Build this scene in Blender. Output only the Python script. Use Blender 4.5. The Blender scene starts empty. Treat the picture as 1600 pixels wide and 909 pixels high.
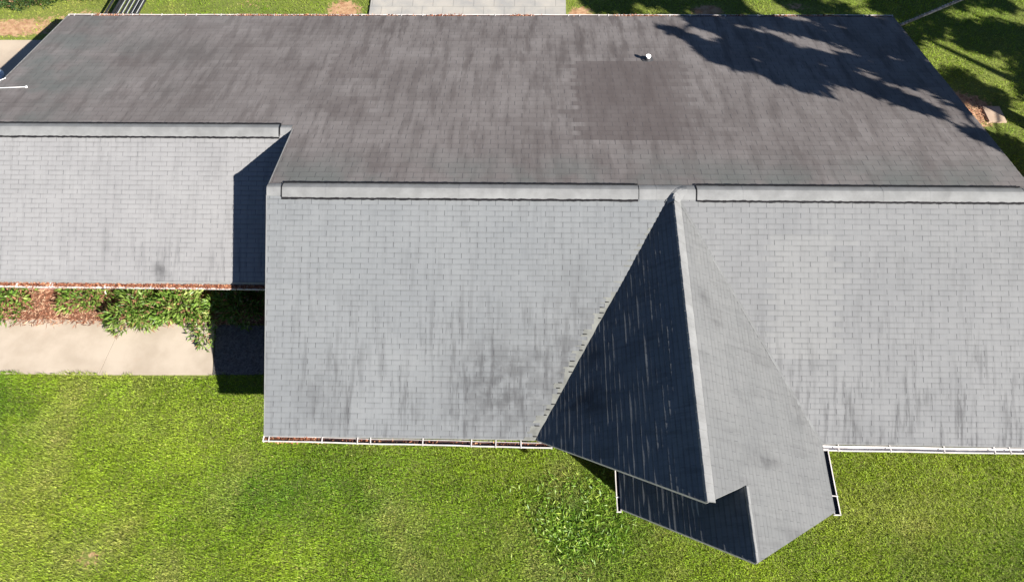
import bpy, math, random
import numpy as np
from mathutils import Vector, Matrix
random.seed(7); rng = np.random.default_rng(7)
SC = bpy.context.scene
COL = SC.collection
R = math.radians

# ------------------------------------------------------------------ camera, sky, sun, exposure
S = 12.0                      # metres per survey unit (camera to ridge height)
CAM = Vector((0.156, -8.618, 15.984))
FPX = 1044.44
CM = Matrix(((0.99971635, -0.01011477, 0.02156187),
             (0.01881971, 0.89033559, -0.45491576),
             (-0.01459594, 0.45519251, 0.8902734)))
cd = bpy.data.cameras.new('camera'); cam = bpy.data.objects.new('camera', cd); COL.objects.link(cam)
cd.sensor_width = 36.0; cd.lens = FPX / 1600 * 36; cd.clip_end = 3000; cd.clip_start = 0.1
cam.matrix_world = Matrix.Translation(CAM) @ CM.to_4x4()
SC.camera = cam
SUN = Vector((0.657, -0.536, 0.530)).normalized()
EL = math.asin(SUN.z); AZ = math.atan2(SUN.x, SUN.y)
w = bpy.data.worlds.new('World'); SC.world = w; w.use_nodes = True
nt = w.node_tree; bg = nt.nodes['Background']
sky = nt.nodes.new('ShaderNodeTexSky'); sky.sky_type = 'NISHITA'; sky.sun_disc = False
sky.sun_elevation = EL; sky.sun_rotation = AZ
nt.links.new(sky.outputs[0], bg.inputs[0]); sky.air_density = 0.55; sky.dust_density = 0.2; sky.ozone_density = 3.0; sky.altitude = 300
nt.links.new(sky.outputs[0], bg.inputs[0]); bg.inputs[1].default_value = 0.05
ld = bpy.data.lights.new('sun', 'SUN'); ld.energy = 5.0; ld.angle = R(0.5); ld.color = (1.0, 0.95, 0.88)
lo = bpy.data.objects.new('sun', ld); COL.objects.link(lo)
lo.rotation_euler = SUN.to_track_quat('Z', 'Y').to_euler()
SC.view_settings.view_transform = 'Standard'; SC.view_settings.look = 'None'
SC.view_settings.gamma = 1.0; SC.view_settings.use_curve_mapping = False
SC.view_settings.exposure = 1.7

# ------------------------------------------------------------------ surveying helpers
def ray(u, v): return CM @ Vector((u - 800, 454.5 - v, -FPX))
def hit(u, v, n, k):
    n = Vector(n); r = ray(u, v); return CAM + r * ((k - n.dot(CAM)) / n.dot(r))
def gr(u, v, z=0.0): return hit(u, v, (0, 0, 1), z)

# ------------------------------------------------------------------ tagging, linking
def tag(o, label=None, cat=None, group=None, kind=None):
    if label: o['label'] = label
    if cat: o['category'] = cat
    if group: o['group'] = group
    if kind: o['kind'] = kind
    return o
def empty(name, loc):
    o = bpy.data.objects.new(name, None); o.location = loc; COL.objects.link(o); o.empty_display_size = .2
    return o
class MB:
    def __init__(s): s.v = []; s.f = []; s.m = []; s.uv = {}
    def quad(s, a, b, c, d, m=0):
        i = len(s.v); s.v += [tuple(a), tuple(b), tuple(c), tuple(d)]; s.f.append((i, i+1, i+2, i+3)); s.m.append(m)
    def poly(s, pts, m=0):
        i = len(s.v); s.v += [tuple(p) for p in pts]; s.f.append(tuple(range(i, i+len(pts)))); s.m.append(m)
    def box(s, c, d, rz=0, m=0, ry=0, rx=0):
        M = Matrix.Rotation(rz, 3, 'Z') @ Matrix.Rotation(ry, 3, 'Y') @ Matrix.Rotation(rx, 3, 'X'); c = Vector(c)
        P = [c + M @ Vector((x*d[0]/2, y*d[1]/2, z*d[2]/2)) for z in (-1, 1) for y in (-1, 1) for x in (-1, 1)]
        i = len(s.v); s.v += [tuple(p) for p in P]
        for q in ((0,2,3,1), (4,5,7,6), (0,1,5,4), (2,6,7,3), (0,4,6,2), (1,3,7,5)):
            s.f.append(tuple(i+k for k in q)); s.m.append(m)
    def beam(s, a, b, wd, h, m=0, up=(0, 0, 1)):
        a = Vector(a); b = Vector(b); d = (b-a).normalized(); sd = d.cross(Vector(up)).normalized(); u = sd.cross(d)
        P = [p + sd*x*wd/2 + u*z*h/2 for p in (a, b) for z in (-1, 1) for x in (-1, 1)]
        i = len(s.v); s.v += [tuple(p) for p in P]
        for q in ((0,1,3,2), (4,6,7,5), (0,4,5,1), (2,3,7,6), (0,2,6,4), (1,5,7,3)):
            s.f.append(tuple(i+k for k in q)); s.m.append(m)
    def tube(s, pts, rad, n=10, m=0, cap=True):
        pts = [Vector(p) for p in pts]
        if not hasattr(rad, '__len__'): rad = [rad]*len(pts)
        base = len(s.v); ref = Vector((0.13, 0.21, 1))
        for k, p in enumerate(pts):
            d = (pts[min(k+1, len(pts)-1)] - pts[max(k-1, 0)]).normalized()
            a = d.cross(ref)
            if a.length < .05: a = d.cross(Vector((1, 0, 0)))
            a.normalize(); b = d.cross(a)
            for j in range(n):
                t = 2*math.pi*j/n; s.v.append(tuple(p + (a*math.cos(t) + b*math.sin(t))*rad[k]))
        for k in range(len(pts)-1):
            for j in range(n):
                j2 = (j+1) % n
                s.f.append((base+k*n+j, base+k*n+j2, base+(k+1)*n+j2, base+(k+1)*n+j)); s.m.append(m)
        if cap:
            s.f.append(tuple(base+j for j in reversed(range(n)))); s.m.append(m)
            s.f.append(tuple(base+(len(pts)-1)*n+j for j in range(n))); s.m.append(m)
    def build(s, name, mats, parent=None, smooth=False):
        me = bpy.data.meshes.new(name); me.from_pydata(s.v, [], s.f)
        if not isinstance(mats, (list, tuple)): mats = [mats]
        for m in mats: me.materials.append(m)
        me.polygons.foreach_set('material_index', s.m)
        if smooth: me.polygons.foreach_set('use_smooth', [True]*len(s.f))
        me.update()
        o = bpy.data.objects.new(name, me); COL.objects.link(o)
        if parent:
            o.parent = parent
            # vertices are written in world metres; keep them there
            o.matrix_parent_inverse = Matrix.Translation(-world_loc(parent))
        return o
def world_loc(o):
    p = Vector((0, 0, 0))
    while o is not None:
        p += o.location if o.type == 'EMPTY' else Vector(o.location)
        if o.parent: p += o.matrix_parent_inverse.translation
        o = o.parent
    return p

# ------------------------------------------------------------------ materials
class NT:
    def __init__(s, name, rough=.8):
        s.m = bpy.data.materials.new(name); s.m.use_nodes = True; s.t = s.m.node_tree
        s.b = s.t.nodes['Principled BSDF']; s.b.inputs['Roughness'].default_value = rough
        s.b.inputs['Specular IOR Level'].default_value = .3
    def n(s, typ, **kw):
        x = s.t.nodes.new(typ)
        for k, v in kw.items(): setattr(x, k, v)
        return x
    def l(s, a, b): s.t.links.new(a, b)
    def math(s, op, a, b=None, c=None, clamp=False):
        x = s.n('ShaderNodeMath', operation=op); x.use_clamp = clamp
        for i, v in enumerate((a, b, c)):
            if v is None: continue
            if isinstance(v, (int, float)): x.inputs[i].default_value = v
            else: s.l(v, x.inputs[i])
        return x.outputs[0]
    def mix(s, f, a, b, mode='MIX'):
        x = s.n('ShaderNodeMix', data_type='RGBA', blend_type=mode)
        for i, v in ((0, f), (6, a), (7, b)):
            if isinstance(v, (int, float)): x.inputs[i].default_value = v
            elif isinstance(v, tuple): x.inputs[i].default_value = (*v, 1)
            else: s.l(v, x.inputs[i])
        return x.outputs[2]
    def noise(s, vec, scale, detail=3, rough=.5):
        x = s.n('ShaderNodeTexNoise'); x.inputs['Scale'].default_value = scale
        x.inputs['Detail'].default_value = detail; x.inputs['Roughness'].default_value = rough
        if vec is not None: s.l(vec, x.inputs['Vector'])
        return x.outputs[0]
    def ramp(s, f, a, b):
        x = s.n('ShaderNodeMapRange'); s.l(f, x.inputs[0]); x.inputs[1].default_value = a; x.inputs[2].default_value = b
        x.interpolation_type = 'SMOOTHSTEP'; return x.outputs[0]
    def attr(s, name, out=2):
        x = s.n('ShaderNodeAttribute'); x.attribute_name = name; return x.outputs[out]
    def obj(s): return s.n('ShaderNodeTexCoord').outputs['Object']
    def vscale(s, vec, sc):
        x = s.n('ShaderNodeMapping'); x.inputs['Scale'].default_value = sc; s.l(vec, x.inputs[0]); return x.outputs[0]
    def bump(s, h, st, dist=.01):
        x = s.n('ShaderNodeBump'); x.inputs['Strength'].default_value = st; x.inputs['Distance'].default_value = dist
        s.l(h, x.inputs['Height']); s.l(x.outputs[0], s.b.inputs['Normal'])
    def col(s, c):
        if isinstance(c, tuple): s.b.inputs['Base Color'].default_value = (*c, 1)
        else: s.l(c, s.b.inputs['Base Color'])
        return s

def simple(name, c, rough=.6, var=.15, scale=6, dirt=None, dirtamt=.5, bump=0):
    N = NT(name, rough); o = N.obj()
    a = tuple(x*(1-var) for x in c); b = tuple(min(1, x*(1+var)) for x in c)
    col = N.mix(N.ramp(N.noise(o, scale, 5, .6), .3, .7), a, b)
    if dirt: col = N.mix(N.math('MULTIPLY', N.ramp(N.noise(o, scale*.6, 6, .7), .45, .75), dirtamt), col, dirt)
    N.col(col)
    if bump: N.bump(N.noise(o, scale*12, 4), bump)
    return N.m

def shingle_mat(name, lo, hi, stain_band_col=(.035, .035, .037), streak_v=.3, sfreq=3.4, band=.30):
    N = NT(name, .92); N.b.inputs['Specular IOR Level'].default_value = .12
    uv = N.n('ShaderNodeUVMap'); uv.uv_map = 'UVMap'; uv = uv.outputs[0]; sp = N.n('ShaderNodeSeparateXYZ'); N.l(uv, sp.inputs[0])
    x, y = sp.outputs[0], sp.outputs[1]
    cx = N.math('FLOOR', x); cy = N.math('FLOOR', y); fx = N.math('FRACT', x); fy = N.math('FRACT', y)
    cb = N.n('ShaderNodeCombineXYZ'); N.l(cx, cb.inputs[0]); N.l(cy, cb.inputs[1])
    wn = N.n('ShaderNodeTexWhiteNoise', noise_dimensions='2D'); N.l(cb.outputs[0], wn.inputs['Vector'])
    cb3 = N.n('ShaderNodeCombineXYZ'); N.l(N.math('FLOOR', N.math('DIVIDE', x, 3.0)), cb3.inputs[0]); N.l(cy, cb3.inputs[1])
    wn3 = N.n('ShaderNodeTexWhiteNoise', noise_dimensions='2D'); N.l(cb3.outputs[0], wn3.inputs['Vector'])
    run = N.n('ShaderNodeUVMap'); run.uv_map = 'Run'; run = run.outputs[0]
    o = N.obj()
    big = N.noise(o, .45, 4, .55); mid = N.noise(N.vscale(run, (.55, .16, 1)), 1.3, 4, .6)
    t = N.math('ADD', N.math('MULTIPLY', wn.outputs[0], .08), N.math('MULTIPLY', wn3.outputs[0], .18))
    t = N.math('ADD', t, N.math('MULTIPLY', N.ramp(big, .3, .7), .38))
    t = N.math('ADD', t, N.math('MULTIPLY', N.ramp(mid, .25, .75), .30), clamp=True)
    c = N.mix(t, lo, hi)
    # granule speckle
    g = N.noise(o, 90, 2, .8); c = N.mix(.35, c, N.mix(N.ramp(g, .3, .7), (.45, .45, .45), (.55, .55, .55)), 'OVERLAY')
    # streaks run down the slope (uv v), start at tab slots
    st = N.noise(N.vscale(run, (sfreq, .11, 1)), 1.0, 5, .62)
    st2 = N.noise(N.vscale(run, (.75, .09, 1)), 1.0, 3, .5)
    sm = N.math('MULTIPLY', N.ramp(st, .42, .68), N.ramp(st2, .35, .62))
    sm = N.math('MULTIPLY', sm, N.attr('stain'), clamp=True)
    c = N.mix(N.math('MULTIPLY', sm, .75), c, stain_band_col)
    c = N.mix(N.math('MULTIPLY', N.ramp(st, .45, .62), streak_v*.5), c, stain_band_col)
    # hand-set patches: darker, browner replacement shingles; paler ones
    c = N.mix(N.attr('patch'), c, (.068, .056, .054))
    c = N.mix(N.attr('pale'), c, (.24, .24, .228))
    # green grey algae film on the shaded rear
    c = N.mix(N.math('MULTIPLY', N.attr('green'), N.ramp(N.noise(o, .8, 4), .35, .65)), c, (.094, .103, .098))
    # slots between tabs (cut through the tab, dark inside) and a darker upper band on each course
    ww = N.math('ADD', .010, N.math('MULTIPLY', wn.outputs[0], .016))
    s1 = N.math('LESS_THAN', N.math('MINIMUM', fx, N.math('SUBTRACT', 1.0, fx)), ww)
    s1 = N.math('MULTIPLY', s1, N.math('LESS_THAN', fy, .93))
    s1 = N.math('MULTIPLY', s1, N.math('ADD', .5, N.math('MULTIPLY', N.noise(o, 1.6, 2), .75)), clamp=True)
    s1 = N.math('MULTIPLY', s1, N.attr('slots'))
    c = N.mix(N.math('MULTIPLY', s1, .66), c, (.035, .036, .04))
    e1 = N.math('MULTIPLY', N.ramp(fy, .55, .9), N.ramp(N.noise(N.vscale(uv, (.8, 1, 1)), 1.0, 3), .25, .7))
    c = N.mix(N.math('MULTIPLY', e1, band), c, stain_band_col)
    c = N.mix(N.math('MULTIPLY', N.attr('blot'), N.math('ADD', .35, N.ramp(N.noise(o, 3.5, 4), .35, .6)), clamp=True), c, stain_band_col)
    N.col(c)
    N.bump(N.noise(o, 130, 3, .7), .35, .004)
    return N.m

M_front = shingle_mat('shingle_front', (.122, .129, .135), (.152, .158, .162), streak_v=.13)
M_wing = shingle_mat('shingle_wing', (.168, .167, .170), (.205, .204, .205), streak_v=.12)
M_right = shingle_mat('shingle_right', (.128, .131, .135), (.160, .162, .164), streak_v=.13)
M_rear = shingle_mat('shingle_rear', (.092, .081, .078), (.176, .162, .157), stain_band_col=(.060, .051, .049), streak_v=.62, sfreq=1.25, band=.2)
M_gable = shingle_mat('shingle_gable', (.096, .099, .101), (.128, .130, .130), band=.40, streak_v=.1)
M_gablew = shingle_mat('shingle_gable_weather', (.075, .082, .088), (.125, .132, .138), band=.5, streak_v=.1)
M_cap = simple('ridge_cap_shingle', (.145, .147, .147), .9, .12, 3, (.09, .09, .09), .4)
M_vall = simple('woven_valley', (.108, .111, .112), .9, .15, 3)
M_gapshade = simple('gap_shadow', (.004, .004, .005), .9)  # black colour standing in for shadow in vent gaps and under cut shingles
M_flash = simple('valley_flashing', (.110, .113, .104), .7, .2, 4, (.04, .04, .035), .5)
M_white = simple('painted_gutter', (.46, .435, .42), .55, .14, 5, (.30, .22, .18), .35)
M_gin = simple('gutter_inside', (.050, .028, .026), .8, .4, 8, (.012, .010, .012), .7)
M_ginw = simple('gutter_inside_clean', (.55, .53, .52), .6, .15, 6, (.2, .15, .12), .4)
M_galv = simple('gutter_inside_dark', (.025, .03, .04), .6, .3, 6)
M_fascia = simple('fascia_paint', (.20, .20, .195), .6, .1, 5)
M_soffit = simple('soffit_paint', (.55, .54, .52), .7, .06)
M_pvc = simple('white_pipe', (.80, .79, .78), .4, .04)
M_rubber = simple('rubber_boot', (.035, .035, .038), .6)
M_black = simple('black_metal', (.02, .02, .022), .4, .2)
M_greym = simple('grey_metal', (.30, .31, .33), .45, .12)
M_cable = simple('weathered_cable', (.19, .195, .20), .7, .6, 14)
M_bark = simple('bark', (.11, .085, .065), .95, .35, 5, (.04, .035, .03), .6, .6)
M_pole = simple('pole_wood', (.14, .105, .08), .9, .25, 5)
def brick_mat():
    N = NT('red_brick', .9); b = N.n('ShaderNodeTexBrick'); b.inputs['Scale'].default_value = 4.2
    b.inputs['Color1'].default_value = (.26, .10, .07, 1); b.inputs['Color2'].default_value = (.19, .08, .06, 1)
    b.inputs['Mortar'].default_value = (.4, .37, .33, 1); b.inputs['Mortar Size'].default_value = .02
    o = N.obj(); sp = N.n('ShaderNodeSeparateXYZ'); N.l(o, sp.inputs[0]); cb = N.n('ShaderNodeCombineXYZ')
    N.l(N.math('ADD', sp.outputs[0], sp.outputs[1]), cb.inputs[0]); N.l(sp.outputs[2], cb.inputs[1]); N.l(cb.outputs[0], b.inputs[0])
    N.col(b.outputs[0]); return N.m
M_brick = brick_mat()

def leaf_mat(name, c0, c1, c2, trans=.25, rough=.55):
    N = NT(name, rough); a = N.attr('rnd')
    c = N.mix(N.ramp(a, 0, .55), c0, c1); c = N.mix(N.ramp(a, .55, 1.0), c, c2)
    c = N.mix(N.math('GREATER_THAN', a, 1.2), c, (.24, .13, .07))
    N.col(c); N.b.inputs['Specular IOR Level'].default_value = .25
    tr = N.n('ShaderNodeBsdfTranslucent'); N.l(c, tr.inputs[0]); mx = N.n('ShaderNodeMixShader'); mx.inputs[0].default_value = trans
    N.l(N.b.outputs[0], mx.inputs[1]); N.l(tr.outputs[0], mx.inputs[2]); N.l(mx.outputs[0], N.t.nodes['Material Output'].inputs[0])
    return N.m
M_tree = leaf_mat('tree_leaf', (.03, .06, .015), (.05, .10, .02), (.09, .15, .03))
M_shrub = leaf_mat('shrub_leaf', (.025, .07, .012), (.10, .18, .025), (.36, .42, .13), .2, .28)
M_shrubdk = leaf_mat('dark_shrub_leaf', (.012, .03, .008), (.03, .06, .015), (.07, .12, .03))
M_lily = leaf_mat('lance_leaf', (.025, .065, .012), (.12, .20, .03), (.40, .44, .15), .2, .4)
M_straw = leaf_mat('pine_straw', (.12, .045, .025), (.28, .12, .07), (.50, .34, .22), .05, .8)
M_litter = leaf_mat('leaf_litter', (.07, .022, .014), (.22, .075, .04), (.42, .22, .12), .05, .8)

def grass_mat():
    N = NT('grass_blades', .55); a = N.attr('rnd'); t = N.attr('tone'); d = N.attr('dry')
    c = N.mix(t, (.066, .160, .010), (.250, .345, .020))
    c = N.mix(N.math('MULTIPLY', d, .8), c, (.36, .31, .11))
    hv = N.n('ShaderNodeHueSaturation'); N.l(c, hv.inputs['Color'])
    N.l(N.math('ADD', .42, N.math('MULTIPLY', a, 1.15)), hv.inputs['Value'])
    N.col(hv.outputs[0]); N.b.inputs['Specular IOR Level'].default_value = .2
    tr = N.n('ShaderNodeBsdfTranslucent'); N.l(hv.outputs[0], tr.inputs[0]); mx = N.n('ShaderNodeMixShader'); mx.inputs[0].default_value = .3
    N.l(N.b.outputs[0], mx.inputs[1]); N.l(tr.outputs[0], mx.inputs[2]); N.l(mx.outputs[0], N.t.nodes['Material Output'].inputs[0])
    return N.m
M_grass = grass_mat()

def ground_mat():
    N = NT('lawn_ground', .95); o = N.obj()
    t = N.attr('tone'); g = N.mix(t, (.055, .10, .012), (.17, .20, .03))
    n = N.noise(o, 14, 5, .7); g = N.mix(N.ramp(n, .35, .65), N.mix(.6, g, (.05, .045, .02)), g)
    soil = N.mix(N.ramp(N.noise(o, 5, 6, .65), .3, .7), (.21, .105, .055), (.36, .23, .13))
    soil = N.mix(N.math('MULTIPLY', N.ramp(N.noise(o, 30, 4, .7), .5, .7), .4), soil, (.38, .32, .17))
    m = N.math('ADD', N.attr('dirt'), N.math('MULTIPLY', N.math('SUBTRACT', N.noise(o, 7, 5, .7), .5), .9))
    c = N.mix(N.ramp(m, .42, .6), g, soil)
    N.col(c); N.bump(N.noise(o, 40, 5, .7), .5, .02)
    return N.m
def slab_mat(name, a, b, joint=None, tile=None, stain=(.2, .17, .13)):
    N = NT(name, .85); o = N.obj()
    c = N.mix(N.ramp(N.noise(o, 1.1, 6, .6), .3, .7), a, b)
    c = N.mix(N.math('MULTIPLY', N.ramp(N.noise(N.vscale(o, (1, 2, 1)), 2.6, 6, .7), .55, .8), .45), c, stain)
    c = N.mix(N.math('MULTIPLY', N.ramp(N.noise(o, 45, 3, .7), .55, .75), .25), c, stain)
    if tile:
        br = N.n('ShaderNodeTexBrick'); br.inputs['Scale'].default_value = 1.0; br.inputs['Brick Width'].default_value = tile
        br.inputs['Row Height'].default_value = tile*.62; br.inputs['Mortar Size'].default_value = .018; br.inputs['Mortar Smooth'].default_value = .4
        br.inputs['Color1'].default_value = (.8, .8, .8, 1); br.inputs['Color2'].default_value = (1, .98, .95, 1); br.inputs['Mortar'].default_value = (.5, .5, .5, 1)
        N.l(o, br.inputs[0]); c = N.mix(.55, c, br.outputs[0], 'MULTIPLY')
    N.col(c); N.bump(N.noise(o, 60, 4), .25, .004)
    return N.m
M_ground = ground_mat()
M_walk = slab_mat('walk_concrete', (.275, .230, .178), (.35, .298, .238), stain=(.30, .235, .18))
M_drive = slab_mat('patio_concrete', (.215, .215, .21), (.31, .295, .265), tile=.7, stain=(.42, .33, .25))
M_pad = slab_mat('pad_concrete', (.27, .225, .175), (.34, .285, .22), stain=(.50, .30, .18))
M_gravel = simple('dark_gravel', (.085, .080, .075), .95, .6, 22, (.14, .13, .12), .5, .8)
M_mulch = simple('mulch_soil', (.13, .06, .035), .95, .5, 9, (.24, .14, .09), .7, .8)

# ------------------------------------------------------------------ numpy value noise
_T = rng.random((256, 256))
def vn(x, y, s):
    x = np.asarray(x)*s + 100; y = np.asarray(y)*s + 100
    i = np.floor(x).astype(int); j = np.floor(y).astype(int); fx = x-i; fy = y-j
    fx = fx*fx*(3-2*fx); fy = fy*fy*(3-2*fy); i %= 255; j %= 255
    return (_T[i, j]*(1-fx)*(1-fy) + _T[i+1, j]*fx*(1-fy) + _T[i, j+1]*(1-fx)*fy + _T[i+1, j+1]*fx*fy)
def fbm(x, y, s, o=4):
    a = 0; t = 0
    for k in range(o): a = a + vn(np.asarray(x)+17.3*k, np.asarray(y)-9.1*k, s*2**k)*.55**k; t += .55**k
    return a/t
def blob(x, y, cx, cy, rx, ry, rot=0):
    c, s = math.cos(rot), math.sin(rot); dx = x-cx; dy = y-cy
    return np.exp(-(((dx*c+dy*s)/rx)**2 + ((-dx*s+dy*c)/ry)**2))

# ------------------------------------------------------------------ house dimensions (metres)
ZR = 3.984; sF = .4702; sR = .2858; sgL = .7841; sgR = .7224
ZE = 1.682
XL, XR, XW = -5.577, 11.10, -14.06
YF, YB, D, YW = -4.906, 8.061, 2.209, -1.192
XG, XG2 = 3.318, 4.240
YP, YP2, YRU = -6.554, -7.461, -6.112
YLF, YRE = -6.312, -6.299
ZW = ZR - sR*D; ZG2 = ZR - sgR*(XG2-XG)
XVL = XG - (ZR-ZE)/sgL; XVR = XG + (ZR-ZE)/sgR; XGL2 = XG2 - (ZG2-ZE)/sgL
def zF(x, y): return ZR + sF*y
def zR_(x, y): return ZR - sR*y
def zWg(x, y): return ZW - sF*(D-y)
def zGL(x, y): return ZR - sgL*(XG-x)
def zGR(x, y): return ZR - sgR*(x-XG)
def zGL2(x, y): return ZG2 - sgL*(XG2-x)

# ------------------------------------------------------------------ ground
def dirtf(x, y):
    d = 0*x
    d = d + .72*blob(x, y, -17.6, 9.4, 2.6, .6) + .45*blob(x, y, -14.6, 10.2, 2.4, .5) + .6*blob(x, y, -19, 11.5, 2, 1)
    d = d + .8*blob(x, y, -6.2, 10.3, .8, .7) + .45*blob(x, y, -9.5, 10.6, 1.5, .5)
    d = d + .9*blob(x, y, 1.9, 10.1, .55, .5) + .9*blob(x, y, 6.2, 10.3, .7, .35) + .6*blob(x, y, 9.2, 10.5, .8, .3)
    d = d + .95*blob(x, y, 13.9, 5.9, .75, .75) + .7*blob(x, y, 13.0, 6.5, .6, .5) + .5*blob(x, y, 15.2, 7.3, .4, .3)
    d = d + .5*blob(x, y, -9.6, -7.3, .8, .4) + .35*blob(x, y, 2.2, -5.2, .5, .3) + .4*blob(x, y, -12.6, -6.2, .7, .5)
    d = d + .35*blob(x, y, 8.0, -6.2, .6, .3)
    return d
def tonef(x, y):      # 0 deep green .. 1 yellow green
    t = .22 + .80*fbm(x, y, .42, 4) + .30*(fbm(x+40, y, 2.3, 3)-.5)
    t = t - .30*blob(x, y, -6.2, -5.9, 1.3, .8) - .50*blob(x, y, -13.6, -3.6, 1.0, .7) - .22*blob(x, y, -4.6, -6.1, 1.8, .9) - .42*blob(x, y, 1.5, -6.5, 1.0, 1.0)
    t = t + .25*blob(x, y, -12, -6, 2.5, 1.3) + .25*blob(x, y, 8.8, -6.2, 2.6, 1.2)
    return np.clip(t, 0, 1)
def dryf(x, y):
    d = np.clip((fbm(x-30, y+12, .9, 4)-.52)*3.0, 0, 1)*.7
    d = d + .45*blob(x, y, -12.3, -6.3, 1.8, .9) + .4*blob(x, y, 8.4, -6.0, 1.6, .6) + .5*blob(x, y, -16, 10.4, 3, 1) + .2*blob(x, y, -9, -4.2, 2, .6)
    d = d + .35*blob(x, y, -9.4, -7.2, .8, .4)
    return np.clip(d, 0, 1)
def add_attr(me, name, arr, dom='POINT'):
    a = me.attributes.new(name, 'FLOAT', dom); a.data.foreach_set('value', np.asarray(arr, dtype=np.float32).ravel())
gx = np.concatenate([np.array([-400, -150, -70, -40]), np.arange(-26, 26.01, .2), np.array([40, 70, 150, 400])])
gy = np.concatenate([np.array([-400, -150, -70, -30]), np.arange(-16, 18.01, .2), np.array([30, 70, 150, 400])])
X, Y = np.meshgrid(gx, gy); nx, ny = len(gx), len(gy)
Z = np.where((abs(X) < 27) & (Y > -17) & (Y < 19), (fbm(X, Y, .8, 3)-.5)*.03 - .01, -.01)
me = bpy.data.meshes.new('lawn')
idx = np.arange(nx*ny).reshape(ny, nx)
F = np.stack([idx[:-1, :-1], idx[:-1, 1:], idx[1:, 1:], idx[1:, :-1]], -1).reshape(-1, 4)
me.from_pydata(np.stack([X, Y, Z], -1).reshape(-1, 3).tolist(), [], F.tolist())
add_attr(me, 'dirt', np.clip(dirtf(X, Y), 0, 1)); add_attr(me, 'tone', tonef(X, Y))
me.polygons.foreach_set('use_smooth', [True]*len(me.polygons))
me.materials.append(M_ground); go = bpy.data.objects.new('ground', me); COL.objects.link(go); tag(go, kind='structure')

def slab(name, pts, z, mat, kind='structure', low=-.12):
    m = MB(); top = [Vector((p[0], p[1], z)) for p in pts]; bot = [Vector((p[0], p[1], low)) for p in pts]
    m.poly(top); n = len(pts)
    for i in range(n): m.quad(bot[i], bot[(i+1) % n], top[(i+1) % n], top[i])
    o = m.build(name, mat); tag(o, kind=kind); return o
# front walk, cut by a control joint (real gap)
JX = -10.62
slab('walkway', [(-24, -2.98), (JX-.08, -2.97), (JX+.12, -1.44), (-24, -1.50)], .045, M_walk)
slab('walkway', [(JX-.065, -2.97), (-7.80, -2.93), (-8.06, -1.42), (JX+.135, -1.44)], .043, M_walk)
slab('gravel_strip', [(-7.78, -2.93), (-4.7, -2.86), (-4.7, -1.55), (-8.0, -1.55)], .025, M_gravel)
slab('planting_bed', [(-24, -1.52), (-8.07, -1.44), (-5.0, -1.57), (-5.0, -.3), (-24, -.3)], .030, M_mulch)
slab('driveway', [(-5.26, 7.4), (1.40, 7.4), (1.41, 16), (-5.40, 16)], .07, M_drive)
slab('concrete_slab', [(-24, 4.6), (-12.9, 4.6), (-12.9, 8.79), (-24, 8.79)], .06, M_pad)

# ------------------------------------------------------------------ house
house = empty('house', (0, 0, 0))
tag(house, 'long low house under a weathered grey shingle roof with a projecting front gable', 'house')

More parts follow.
